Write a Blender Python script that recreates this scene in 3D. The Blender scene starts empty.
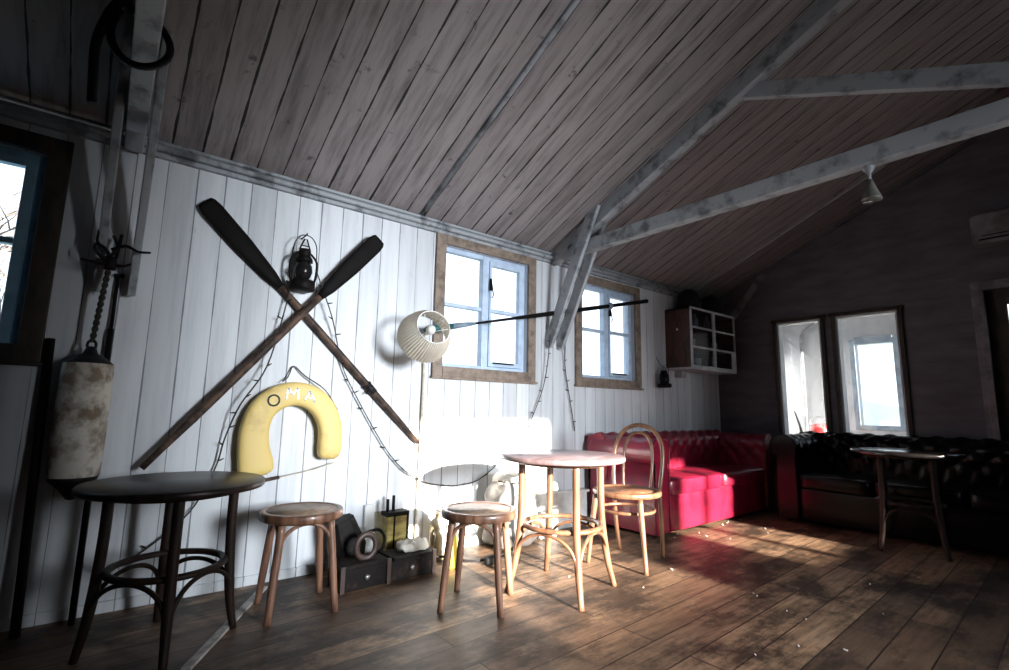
import bpy, math, random
from mathutils import Vector, Matrix
random.seed(7)
S = bpy.context.scene
COL = S.collection
PI = math.pi
V = Vector

# ------------------------------------------------------------------ camera, world, sun, exposure
cam_data = bpy.data.cameras.new('camera')
cam = bpy.data.objects.new('camera', cam_data); COL.objects.link(cam)
f_px, yaw, pitch, roll = 494.7, .6729, .1471, .0182
CAM = V((0, -3.131, .987))
cam_data.sensor_width = 36; cam_data.lens = f_px * 36 / 1009
cam_data.clip_start = .05; cam_data.clip_end = 400
fw = V((math.sin(yaw)*math.cos(pitch), math.cos(yaw)*math.cos(pitch), math.sin(pitch)))
rt = V((math.cos(yaw), -math.sin(yaw), 0)); up = rt.cross(fw)
r2 = math.cos(roll)*rt + math.sin(roll)*up; u2 = -math.sin(roll)*rt + math.cos(roll)*up
M = Matrix((r2, u2, -fw)).transposed().to_4x4(); M.translation = CAM
cam.matrix_world = M
S.camera = cam
S.view_settings.view_transform = 'Standard'; S.view_settings.look = 'None'
S.view_settings.gamma = 1; S.view_settings.use_curve_mapping = False
S.view_settings.exposure = 0.0

world = bpy.data.worlds.new('sky'); S.world = world; world.use_nodes = True
nt = world.node_tree; bg = nt.nodes['Background']
tc = nt.nodes.new('ShaderNodeTexCoord'); sp = nt.nodes.new('ShaderNodeSeparateXYZ'); cr = nt.nodes.new('ShaderNodeValToRGB')
nt.links.new(tc.outputs['Generated'], sp.inputs[0]); nt.links.new(sp.outputs['Z'], cr.inputs[0]); nt.links.new(cr.outputs[0], bg.inputs[0])
cr.color_ramp.elements[0].position = 0; cr.color_ramp.elements[0].color = (.93, .95, 1, 1)
cr.color_ramp.elements[1].position = .8; cr.color_ramp.elements[1].color = (.55, .75, 1, 1)
bg.inputs[1].default_value = 2.3

sd = bpy.data.lights.new('sun', 'SUN'); sun = bpy.data.objects.new('sun', sd); COL.objects.link(sun)
sd.energy = 46; sd.color = (1, .90, .78); sd.angle = math.radians(1.3)
sun.rotation_euler = V((.04, 1, -.215)).to_track_quat('-Z', 'Y').to_euler(); sun.location = (2, -20, 6)

def area(name, loc, size, to, energy, col, spread=180):
    d = bpy.data.lights.new(name, 'AREA'); d.shape = 'RECTANGLE'; d.size, d.size_y = size
    d.energy = energy; d.color = col; d.spread = math.radians(spread)
    o = bpy.data.objects.new(name, d); COL.objects.link(o); o.location = loc
    o.rotation_euler = V(to).to_track_quat('-Z', 'Z').to_euler()
    return o
# bright hazy sky around the low sun, just outside the two openings of the sunny wall
area('sky_glow', (2.2, -6.3, 1.62), (1.5, 1.25), (-.10, 1, -.13), 82, (.90, .95, 1), 56)
area('sky_glow', (4.15, -6.3, 1.62), (.95, 1.25), (-.25, 1, -.13), 6, (.88, .94, 1), 56)

# ------------------------------------------------------------------ materials
def base(name):
    m = bpy.data.materials.new(name); m.use_nodes = True
    n = m.node_tree.nodes; l = m.node_tree.links
    return m, n, l, n['Principled BSDF']
def setin(b, k, v):
    if k in b.inputs: b.inputs[k].default_value = v
def c4(c): return (c[0], c[1], c[2], 1)
def math_(n, l, op, a, b=None, c=None):
    x = n.new('ShaderNodeMath'); x.operation = op
    for i, v in enumerate((a, b, c)):
        if v is None: continue
        if isinstance(v, (int, float)): x.inputs[i].default_value = v
        else: l.new(v, x.inputs[i])
    return x.outputs[0]
def mixc(n, l, fac, a, b, mode='MIX'):
    x = n.new('ShaderNodeMix'); x.data_type = 'RGBA'; x.blend_type = mode
    if isinstance(fac, (int, float)): x.inputs[0].default_value = fac
    else: l.new(fac, x.inputs[0])
    for i, v in ((6, a), (7, b)):
        if isinstance(v, tuple): x.inputs[i].default_value = c4(v)
        else: l.new(v, x.inputs[i])
    return x.outputs[2]
def noise(n, l, scale=(1, 1, 1), sc=5, detail=4, rough=.6, coord='Object'):
    t = n.new('ShaderNodeTexCoord'); mp = n.new('ShaderNodeMapping'); mp.inputs['Scale'].default_value = scale
    l.new(t.outputs[coord], mp.inputs[0]); x = n.new('ShaderNodeTexNoise')
    x.inputs['Scale'].default_value = sc; x.inputs['Detail'].default_value = detail; x.inputs['Roughness'].default_value = rough
    l.new(mp.outputs[0], x.inputs[0]); return x.outputs[0]
def ramp(n, l, v, a, b):
    x = n.new('ShaderNodeMapRange'); x.inputs[1].default_value = a; x.inputs[2].default_value = b; l.new(v, x.inputs[0]); return x.outputs[0]
def bump(n, l, b, h, strength=.3, dist=.01):
    x = n.new('ShaderNodeBump'); x.inputs['Strength'].default_value = strength; x.inputs['Distance'].default_value = dist
    l.new(h, x.inputs['Height']); l.new(x.outputs[0], b.inputs['Normal'])

def plain(name, col, rough=.5, metal=0, col2=None, sc=8, stretch=(1, 1, 1), bmp=.15, spec=.5, thr=(.42, .62), coat=0):
    m, n, l, b = base(name)
    setin(b, 'Roughness', rough); setin(b, 'Metallic', metal); setin(b, 'Specular IOR Level', spec); setin(b, 'Coat Weight', coat)
    col2 = col2 or tuple(x*.7 for x in col)
    f = noise(n, l, stretch, sc)
    l.new(mixc(n, l, ramp(n, l, f, *thr), col, col2), b.inputs['Base Color'])
    if bmp: bump(n, l, b, noise(n, l, stretch, sc*4), bmp, .004)
    return m

def boards(name, col, gap, pitch, grime, axis='X', grain=(9, 1, .6), gw=.035, gsc=1.6, spots=.5, rough=.55, joint=None):
    """painted tongue-and-groove boards; dark joint every pitch metres along the axis"""
    m, n, l, b = base(name); setin(b, 'Roughness', rough)
    t = n.new('ShaderNodeTexCoord'); s = n.new('ShaderNodeSeparateXYZ'); l.new(t.outputs['Object'], s.inputs[0])
    u = math_(n, l, 'DIVIDE', s.outputs[axis], pitch)
    wob = math_(n, l, 'MULTIPLY', math_(n, l, 'SUBTRACT', noise(n, l, (3, 3, .7), 1.2, 2), .5), .05)
    u = math_(n, l, 'ADD', u, wob)
    fr = math_(n, l, 'FRACT', u); d = math_(n, l, 'ABSOLUTE', math_(n, l, 'SUBTRACT', fr, .5))
    idn = math_(n, l, 'FLOOR', u)
    wn = n.new('ShaderNodeTexWhiteNoise'); wn.noise_dimensions = '1D'; l.new(idn, wn.inputs['W'])
    # joint width varies from board to board and along it
    gwv = math_(n, l, 'MULTIPLY', math_(n, l, 'ADD', ramp(n, l, noise(n, l, (2, 2, 1.1), 2.2, 3), .4, .65), math_(n, l, 'MULTIPLY', wn.outputs[0], .5)), gw)
    gm = math_(n, l, 'GREATER_THAN', d, math_(n, l, 'SUBTRACT', .5, math_(n, l, 'ADD', gwv, gw*.28)))
    g = noise(n, l, grain, gsc, 6, .7)
    c = mixc(n, l, ramp(n, l, g, .45, .75), col, grime)
    sh = math_(n, l, 'ADD', math_(n, l, 'MULTIPLY', wn.outputs[0], .22), .78)
    cs = n.new('ShaderNodeCombineXYZ'); [l.new(sh, cs.inputs[i]) for i in range(3)]
    c = mixc(n, l, 1, c, cs.outputs[0], 'MULTIPLY')
    spn = noise(n, l, (1, 1, .5), 9, 5, .65)
    c = mixc(n, l, math_(n, l, 'MULTIPLY', ramp(n, l, spn, .64, .72), spots), c, gap)
    c = mixc(n, l, gm, c, gap)
    l.new(c, b.inputs['Base Color'])
    h = math_(n, l, 'SUBTRACT', math_(n, l, 'MULTIPLY', g, .3), gm)
    bump(n, l, b, h, .5, .004)
    return m

def floor_mat():
    m, n, l, b = base('old floor planks')
    t = n.new('ShaderNodeTexCoord'); mp = n.new('ShaderNodeMapping'); mp.inputs['Rotation'].default_value = (0, 0, math.radians(-2.2))
    l.new(t.outputs['Object'], mp.inputs[0])
    br = n.new('ShaderNodeTexBrick'); l.new(mp.outputs[0], br.inputs[0])
    br.offset = .37; br.offset_frequency = 2; br.inputs['Scale'].default_value = 1
    br.inputs['Brick Width'].default_value = 1.9; br.inputs['Row Height'].default_value = .165
    br.inputs['Mortar Size'].default_value = .0035; br.inputs['Mortar Smooth'].default_value = .1; br.inputs['Bias'].default_value = 0
    br.inputs['Color1'].default_value = (.40, .25, .15, 1); br.inputs['Color2'].default_value = (.095, .056, .036, 1)
    br.inputs['Mortar'].default_value = (.008, .005, .004, 1)
    g = noise(n, l, (1.2, 14, 1), 2.5, 8, .7)
    c = mixc(n, l, ramp(n, l, g, .4, .75), br.outputs[0], (.04, .025, .016))
    w = noise(n, l, (1, 1.6, 1), 1.7, 8, .72)
    c = mixc(n, l, math_(n, l, 'MULTIPLY', ramp(n, l, w, .45, .58), .88), c, (.017, .011, .008))
    p = noise(n, l, (1, 2, 1), 4.3, 6, .75)
    c = mixc(n, l, math_(n, l, 'MULTIPLY', ramp(n, l, p, .57, .72), .55), c, (.33, .23, .14))
    l.new(c, b.inputs['Base Color'])
    l.new(math_(n, l, 'ADD', math_(n, l, 'MULTIPLY', w, .45), .28), b.inputs['Roughness'])
    setin(b, 'Specular IOR Level', .35)
    h = math_(n, l, 'SUBTRACT', math_(n, l, 'MULTIPLY', g, .5), math_(n, l, 'MULTIPLY', br.outputs['Fac'], 1.5))
    bump(n, l, b, h, .55, .006)
    return m

def wood(name, a, b_, rough=.35, axis='z', sc=3, coat=.2, spec=.5):
    st = {'z': (9, 9, 1), 'x': (1, 9, 9), 'y': (9, 1, 9)}[axis]
    return plain(name, a, rough, 0, b_, sc, st, .12, coat=coat, spec=spec)

def glass(name, tint=(.97, .99, 1), refl=.07):
    m, n, l, b = base(name); n.remove(b)
    tr = n.new('ShaderNodeBsdfTransparent'); tr.inputs[0].default_value = c4(tint)
    gl = n.new('ShaderNodeBsdfGlossy'); gl.inputs['Roughness'].default_value = .03
    mx = n.new('ShaderNodeMixShader'); mx.inputs[0].default_value = refl
    l.new(tr.outputs[0], mx.inputs[1]); l.new(gl.outputs[0], mx.inputs[2]); l.new(mx.outputs[0], n['Material Output'].inputs[0])
    return m

MT = dict(
 wall=boards('white painted wall boards', (.70, .735, .775), (.19, .20, .23), .1385, (.52, .55, .60), gw=.022, spots=.2),
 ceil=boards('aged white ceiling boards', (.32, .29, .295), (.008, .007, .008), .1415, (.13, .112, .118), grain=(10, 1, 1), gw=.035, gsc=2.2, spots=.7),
 endwall=plain('grimy panelled end wall', (.13, .124, .148), .6, 0, (.07, .066, .078), 2.5, (.6, 1, 4), .25, thr=(.35, .7)),
 outer=plain('dark plain boarding', (.03, .027, .025), .8, 0, (.02, .02, .02), 2),
 floor=floor_mat(),
 beam=plain('white painted beam', (.33, .355, .385), .55, 0, (.11, .12, .13), 5, (2, 1.6, 1.6), .3, thr=(.5, .68)),
 casing=plain('bare weathered casing', (.24, .185, .145), .6, 0, (.10, .075, .06), 5, (3, 3, 3), .3, thr=(.42, .7)),
 darkcasing=plain('dark stained casing', (.045, .03, .02), .6, 0, (.015, .012, .01), 5, (3, 3, 1), .3),
 sash=plain('pale blue white sash paint', (.50, .62, .78), .4, 0, (.40, .50, .64), 9, bmp=.1),
 bluesash=plain('blue sash paint', (.30, .56, .75), .4, 0, (.22, .44, .62), 9, bmp=.1),
 trimgrey=plain('grey painted trim', (.22, .21, .235), .5, 0, (.10, .095, .105), 6),
 glosstop=plain('polished black table top', (.012, .010, .010), .16, 0, (.008, .007, .007), 5, (1, 4, 1), .02, coat=.4),
 greysash=plain('grey blue frame paint', (.20, .25, .31), .4, 0, (.13, .17, .22), 9, bmp=.1),
 glass=glass('window glass'),
 darkwood=wood('dark stained bentwood', (.022, .012, .009), (.010, .007, .005), .5, coat=0, spec=.18),
 midwood=wood('worn brown bentwood', (.23, .115, .07), (.10, .048, .03), .42),
 palewood=wood('golden bentwood', (.19, .095, .052), (.10, .046, .025), .38),
 seatcane=plain('worn plywood seat', (.34, .25, .18), .45, 0, (.20, .13, .09), 14, (1, 1, 1), .2),
 tabletop=plain('worn brown table top', (.20, .145, .15), .3, 0, (.12, .08, .085), 4, (1, 5, 1), .08, coat=.25),
 darktop=plain('dark polished table top', (.030, .019, .015), .36, 0, (.012, .009, .008), 5, (1, 4, 1), .06, coat=0, spec=.22),
 red=plain('oxblood red leather', (.22, .007, .028), .36, 0, (.12, .004, .018), 6, bmp=.18, coat=.25),
 blackleather=plain('black leather', (.003, .003, .0035), .26, 0, (.0015, .0015, .002), 6, bmp=.08, spec=.2),
 oar=plain('dark varnished oar', (.006, .005, .005), .65, 0, (.003, .003, .003), 4, (2, 2, 2), .1, spec=.12),
 oarshaft=plain('worn brown oar shaft', (.105, .065, .046), .5, 0, (.035, .024, .02), 7, (2, 2, 2), .15, thr=(.42, .56), spec=.2),
 iron=plain('black iron', (.004, .004, .0045), .6, 0, (.010, .008, .007), 12, bmp=.2, spec=.12),
 rubber=plain('black rubber', (.008, .008, .009), .6, 0, (.014, .013, .012), 10, bmp=.15, spec=.25),
 lantern=plain('sooty lantern metal', (.004, .004, .004), .55, 0, (.010, .007, .006), 14, bmp=.2, spec=.12),
 foam=plain('yellowed foam', (.76, .57, .20), .55, 0, (.50, .34, .12), 4.5, bmp=.15, thr=(.55, .75)),
 letter=plain('dark lettering paint', (.012, .011, .01), .5, 0, (.02, .018, .015), 20, bmp=0, spec=.2),
 letterw=plain('highlighted dark lettering', (.75, .75, .72), .3, 0, (.10, .09, .08), 30, bmp=0, thr=(.45, .55)),  # whitish highlight on dark letters, put into the colour
 canvas=plain('dirty white canvas', (.72, .68, .60), .75, 0, (.26, .20, .14), 9, (1, 1, 1), .5, thr=(.44, .60)),
 shade=None,
 white=plain('white plastic', (.8, .8, .78), .4, 0, (.6, .6, .58), 6),
 teal=plain('teal paint', (.01, .13, .13), .4, 0, (.01, .07, .08), 8),
 greyblue=plain('grey blue oar paint', (.22, .29, .36), .5, 0, (.13, .18, .24), 8),
 cord=plain('dark cord', (.035, .03, .025), .7, 0, (.02, .018, .015), 20, bmp=0),
 rope=plain('pale rope', (.55, .50, .40), .8, 0, (.35, .3, .24), 20, bmp=0),
 brown=plain('brown cabinet side', (.085, .038, .026), .45, 0, (.045, .02, .015), 5, (4, 4, 1), .1),
 cabframe=plain('white cabinet frame', (.52, .54, .56), .45, 0, (.36, .37, .40), 8),
 cabin=plain('dark cabinet inside', (.03, .028, .03), .7, 0, (.02, .02, .02), 8),
 cupgrey=plain('grey crockery', (.22, .22, .24), .3, 0, (.15, .15, .16), 8),
 yellow=plain('yellow enamel', (.58, .47, .13), .45, 0, (.28, .21, .06), 9, (1, 1, 2)),
 bright=plain('bright yellow plastic', (.50, .38, .04), .4, 0, (.36, .26, .03), 9),
 beige=plain('beige tin', (.50, .42, .27), .5, 0, (.3, .24, .15), 9),
 chest=plain('tarred chest wood', (.008, .0065, .006), .65, 0, (.04, .024, .018), 9, (1, 1, 1), .35, thr=(.55, .7), spec=.12),
 rust=plain('rust brown enamel', (.045, .022, .016), .5, 0, (.02, .012, .010), 9),
 cloth=plain('white rag', (.66, .64, .58), .8, 0, (.45, .42, .36), 7, bmp=.4),
 sackgrey=plain('grey sacking', (.17, .165, .16), .8, 0, (.035, .032, .03), 3.2, (1, 1, 1), .5, thr=(.46, .58)),
 skirt=plain('white painted boxing', (.72, .73, .72), .5, 0, (.5, .5, .48), 5, (1, 1, 1), .2),
 strip=plain('scuffed pale lath', (.46, .44, .42), .6, 0, (.22, .2, .18), 12),
 paper=plain('white scrap', (.8, .8, .78), .7, 0, (.6, .6, .58), 9, bmp=0),
 porch=plain('white porch paint', (.50, .52, .54), .5, 0, (.40, .42, .45), 3),
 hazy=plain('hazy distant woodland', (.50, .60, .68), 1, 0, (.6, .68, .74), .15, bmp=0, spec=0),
 grass=plain('pale frosty grass', (.30, .33, .26), .9, 0, (.42, .43, .40), .8, bmp=0),
 bark=plain('bare tree bark', (.14, .12, .11), .8, 0, (.25, .23, .22), 5),
 redpaint=plain('glossy red paint', (.62, .03, .03), .3, 0, (.45, .02, .02), 9),
 steel=plain('dull steel', (.45, .46, .48), .35, .7, (.3, .3, .32), 12),
)
def shade_mat():
    m, n, l, b = base('pleated cream fabric'); setin(b, 'Roughness', .75)
    l.new(mixc(n, l, ramp(n, l, noise(n, l, (1, 1, 1), 12), .4, .65), (.80, .76, .68), (.70, .65, .57)), b.inputs['Base Color'])
    t = n.new('ShaderNodeBsdfTranslucent'); t.inputs[0].default_value = (.75, .68, .58, 1)
    mx = n.new('ShaderNodeMixShader'); mx.inputs[0].default_value = .3
    l.new(b.outputs[0], mx.inputs[1]); l.new(t.outputs[0], mx.inputs[2]); l.new(mx.outputs[0], n['Material Output'].inputs[0])
    return m
MT['shade'] = shade_mat()

# ------------------------------------------------------------------ mesh helpers
class MB:
    def __init__(s): s.v = []; s.f = []; s.sm = []
    def add(s, vs, fs, smooth=False):
        o = len(s.v); s.v += [V(x) for x in vs]
        s.f += [[i+o for i in f] for f in fs]; s.sm += [smooth]*len(fs); return s
    def box(s, a, b):
        x0, x1 = sorted((a[0], b[0])); y0, y1 = sorted((a[1], b[1])); z0, z1 = sorted((a[2], b[2]))
        vs = [(x, y, z) for z in (z0, z1) for y in (y0, y1) for x in (x0, x1)]
        return s.add(vs, [(0, 2, 3, 1), (4, 5, 7, 6), (0, 1, 5, 4), (2, 6, 7, 3), (0, 4, 6, 2), (1, 3, 7, 5)])
    def beam(s, a, b, w, h, side=(1, 0, 0)):
        """bar from a to b, w wide along side and h deep across it"""
        a, b = V(a), V(b); d = (b-a).normalized(); sx = V(side); sx = (sx - d*sx.dot(d)).normalized(); sy = d.cross(sx)
        vs = [p + sx*i*w/2 + sy*j*h/2 for p in (a, b) for j in (-1, 1) for i in (-1, 1)]
        return s.add(vs, [(0, 2, 3, 1), (4, 5, 7, 6), (0, 1, 5, 4), (2, 6, 7, 3), (0, 4, 6, 2), (1, 3, 7, 5)])
    def sweep(s, pts, sec, closed=False, cap=True, ref=None, smooth=True):
        """sec(i, t) -> list of (a, b) offsets in the frame; frames are parallel transported"""
        P = [V(p) for p in pts]; n = len(P); T = []
        for i in range(n):
            a = P[(i-1) % n] if closed or i > 0 else P[i]; b = P[(i+1) % n] if closed or i < n-1 else P[i]
            T.append((b-a).normalized())
        nn = V(ref) if ref else (V((0, 0, 1)) if abs(T[0].z) < .9 else V((1, 0, 0)))
        nn = (nn - T[0]*nn.dot(T[0])).normalized(); rings = []; o = len(s.v); k = 0
        for i in range(n):
            nn = (nn - T[i]*nn.dot(T[i])).normalized(); bb = T[i].cross(nn)
            q = sec(i, i/(n-1)); k = len(q)
            for a, b in q: s.v.append(P[i] + nn*a + bb*b)
        m = n if closed else n-1
        for i in range(m):
            j = (i+1) % n
            for c in range(k):
                e = (c+1) % k
                s.f.append([o+i*k+c, o+i*k+e, o+j*k+e, o+j*k+c]); s.sm.append(smooth)
        if cap and not closed:
            s.f.append([o+c for c in reversed(range(k))]); s.sm.append(False)
            s.f.append([o+(n-1)*k+c for c in range(k)]); s.sm.append(False)
        return s
    def tube(s, pts, r, n=10, closed=False, ref=None, flat=1):
        R = r if isinstance(r, (list, tuple)) else None
        def sec(i, t):
            q = R[i] if R else r
            return [(q*math.cos(2*PI*k/n), q*flat*math.sin(2*PI*k/n)) for k in range(n)]
        return s.sweep(pts, sec, closed, True, ref)
    def lathe(s, prof, n=32, c=(0, 0, 0), M=None, cap=True, pleat=0):
        """profile (r, z) turned about z; M orients it"""
        o = len(s.v); c = V(c); k = len(prof)
        for j in range(n):
            a = 2*PI*j/n; q = 1 + (pleat if j % 2 else -pleat)
            for r, z in prof:
                p = V((r*q*math.cos(a), r*q*math.sin(a), z)); s.v.append(c + (M @ p if M else p))
        for j in range(n):
            e = (j+1) % n
            for i in range(k-1):
                s.f.append([o+j*k+i, o+e*k+i, o+e*k+i+1, o+j*k+i+1]); s.sm.append(True)
        if cap:
            for i, rev in ((0, True), (k-1, False)):
                if prof[i][0] > 1e-6:
                    q = [o+j*k+i for j in range(n)]; s.f.append(q[::-1] if rev else q); s.sm.append(False)
        return s
    def cushion(s, c, size, e=.22, n=18, amp=None):
        """rounded box with soft edges; centre c"""
        o = len(s.v); c = V(c); hx, hy, hz = [q/2 for q in size]
        def sg(v, p): return math.copysign(abs(v)**p, v)
        for i in range(n+1):
            ph = -PI/2 + PI*i/n
            for j in range(2*n):
                th = 2*PI*j/(2*n)
                x = sg(math.cos(ph), e)*sg(math.cos(th), e); y = sg(math.cos(ph), e)*sg(math.sin(th), e); z = sg(math.sin(ph), e)
                p = V((x*hx, y*hy, z*hz))
                if amp: p = amp(p, x, y, z)
                s.v.append(c+p)
        for i in range(n):
            for j in range(2*n):
                k = (j+1) % (2*n)
                s.f.append([o+i*2*n+j, o+i*2*n+k, o+(i+1)*2*n+k, o+(i+1)*2*n+j]); s.sm.append(True)
        return s
    def build(s, name, mat, parent=None, off=None, bevel=0, ang=.6):
        me = bpy.data.meshes.new(name); vs = [p - V(off) for p in s.v] if off else s.v
        me.from_pydata([tuple(p) for p in vs], [], s.f); me.validate(clean_customdata=False)
        if len(me.polygons) == len(s.sm): me.polygons.foreach_set('use_smooth', s.sm)
        me.update()
        me.materials.append(MT[mat] if isinstance(mat, str) else mat)
        o = bpy.data.objects.new(name, me); COL.objects.link(o)
        if parent: o.parent = parent
        elif off: o.location = off
        if bevel:
            md = o.modifiers.new('bevel', 'BEVEL'); md.width = bevel; md.segments = 2; md.limit_method = 'ANGLE'; md.angle_limit = ang
        return o

def tag(o, label=None, cat=None, group=None, kind=None):
    if label: o['label'] = label
    if cat: o['category'] = cat
    if group: o['group'] = group
    if kind: o['kind'] = kind
    return o
def thing(name, loc, label, cat, group=None, rz=0):
    o = bpy.data.objects.new(name, None); COL.objects.link(o); o.location = loc; o.rotation_euler.z = rz
    o.empty_display_size = .05
    return tag(o, label, cat, group)
def struct(o, label=None): o['kind'] = 'structure'; (label and tag(o, label)); return o
def copy_tree(o, parent=None):
    c = o.copy(); COL.objects.link(c); c.parent = parent
    for ch in [x for x in list(bpy.data.objects) if x.parent == o]: copy_tree(ch, c)
    return c
def bez(pts, n=24):
    """Catmull-Rom through the points"""
    P = [V(p) for p in pts]; P = [P[0]*2-P[1]] + P + [P[-1]*2-P[-2]]; out = []; m = len(P)-3
    per = max(2, n//m)
    for i in range(m):
        a, b, c, d = P[i:i+4]
        for k in range(per):
            t = k/per
            out.append(.5*((2*b)+(c-a)*t+(2*a-5*b+4*c-d)*t*t+(3*b-a-3*c+d)*t**3))
    out.append(P[-2]); return out

# ------------------------------------------------------------------ the room
XL, XR, YF, EAVE, TH = -3.2, 5.89, -6.0, 2.373, .4172
SL = math.tan(TH); RIDGE = EAVE + SL*(-YF/2)
def wall_holes(mb, axis, c0, c1, u0, u1, z0, z1, holes):
    us = sorted({u0, u1, *[h[0] for h in holes], *[h[1] for h in holes]}); zs = sorted({z0, z1, *[h[2] for h in holes], *[h[3] for h in holes]})
    for i in range(len(us)-1):
        for j in range(len(zs)-1):
            um, zm = (us[i]+us[i+1])/2, (zs[j]+zs[j+1])/2
            if any(h[0] < um < h[1] and h[2] < zm < h[3] for h in holes): continue
            a = (us[i], c0, zs[j]) if axis == 'x' else (c0, us[i], zs[j]); b = (us[i+1], c1, zs[j+1]) if axis == 'x' else (c1, us[i+1], zs[j+1])
            mb.box(a, b)
    return mb
struct(MB().box((XL-.1, YF-.1, -.12), (XR+1.75, .15, 0)).build('floor', 'floor'))
W = {'w0': (-1.17, -.335, 1.235, 2.155), 'w1': (1.90, 2.735, 1.285, 2.215), 'w2': (3.40, 4.215, 1.285, 2.185)}
struct(wall_holes(MB(), 'x', 0, .14, XL, XR, 0, EAVE, list(W.values())).build('wall_back', 'wall'))
struct(wall_holes(MB(), 'x', YF, YF-.14, XL, XR, 0, EAVE, [(1.46, 2.74, .96, 2.17), (3.58, 4.40, .94, 1.74)]).build('wall_front', 'outer'))
def gable(mb, x0, x1, z=EAVE):
    mb.add([(x0, 0, z), (x0, YF, z), (x0, YF/2, RIDGE), (x1, 0, z), (x1, YF, z), (x1, YF/2, RIDGE)],
           [(0, 1, 2), (3, 5, 4), (0, 3, 4, 1), (1, 4, 5, 2), (2, 5, 3, 0)]); return mb
m = MB().box((XL, YF, 0), (XL-.12, 0, EAVE)); gable(m, XL-.12, XL); struct(m.build('wall_left', 'outer'))
EO = [(-1.165, -.715, .62, 2.0), (-1.83, -1.30, .62, 2.0), (-3.30, -2.44, 0, 2.08)]
m = wall_holes(MB(), 'y', XR, XR+.12, YF, 0, 0, EAVE, EO); gable(m, XR, XR+.12); struct(m.build('wall_right', 'endwall'))
for nm, ys, ye in (('ceiling', 0, YF/2), ('ceiling', YF, YF/2)):
    o = .12
    e = -.2*SL if nm else 0
    y_out = .25 if ys == 0 else YF-.25
    z_out = EAVE - .25*SL
    m = MB().add([(XL-.12, y_out, z_out), (XR+.12, y_out, z_out), (XR+.12, ye, RIDGE), (XL-.12, ye, RIDGE),
                  (XL-.12, y_out, z_out+o), (XR+.12, y_out, z_out+o), (XR+.12, ye, RIDGE+o), (XL-.12, ye, RIDGE+o)],
                 [(0, 3, 2, 1), (4, 5, 6, 7), (0, 1, 5, 4), (1, 2, 6, 5), (2, 3, 7, 6), (3, 0, 4, 7)])
    struct(m.build(nm, 'ceil'))
for nm, x, ye in (('wall_light_blocker_left', 1.2, -3.35), ('wall_light_blocker_right', 4.86, -3.05)):  # added unseen walls that keep window light off the left side and end wall
    zz = EAVE + SL*(ye-YF) - .02; q = [(YF, 0), (ye, 0), (ye, zz), (YF, EAVE-.02)]
    struct(MB().add([(x, *p) for p in q]+[(x+.08, *p) for p in q], [(0, 1, 2, 3), (7, 6, 5, 4), (0, 4, 5, 1), (1, 5, 6, 2), (2, 6, 7, 3), (3, 7, 4, 0)]).build(nm, 'outer'))
def zc(y): return EAVE - SL*y          # ceiling height on the near slope
# cornice under the eave: board, roll and a loose pipe
m = MB().box((XL, -.03, 2.285), (XR, 0, EAVE-.0)); m.tube([(XL, -.045, 2.325), (XR, -.045, 2.325)], .018, 8)
m.tube([(XL, -.04, 2.362), (XR, -.04, 2.362)], .012, 8)
struct(m.build('trim_1', 'beam'))
for i, x in enumerate((1.672, 5.33, -1.6)):       # round cover battens on the ceiling
    m = MB().tube([(x, -.02, zc(-.02)-.004), (x, YF/2+.02, zc(YF/2+.02)-.004)], .012 if i == 1 else .02, 8); struct(m.build('trim_%d' % (i+2), 'beam'))
m = MB()                                            # edge lath where ceiling meets the end wall
m.beam((XR-.02, -.02, zc(-.02)-.02), (XR-.02, YF/2, zc(YF/2)-.02), .04, .04); struct(m.build('trim_5', 'endwall'))
m = MB().beam((XR-.02, -.20, 2.10), (XR-.02, -.62, 2.60), .035, .07); struct(m.build('trim_6', 'trimgrey'))
struct(MB().box((XL, -.014, 0), (XR, 0, .05)).build('baseboard_back', 'wall'))

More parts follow.
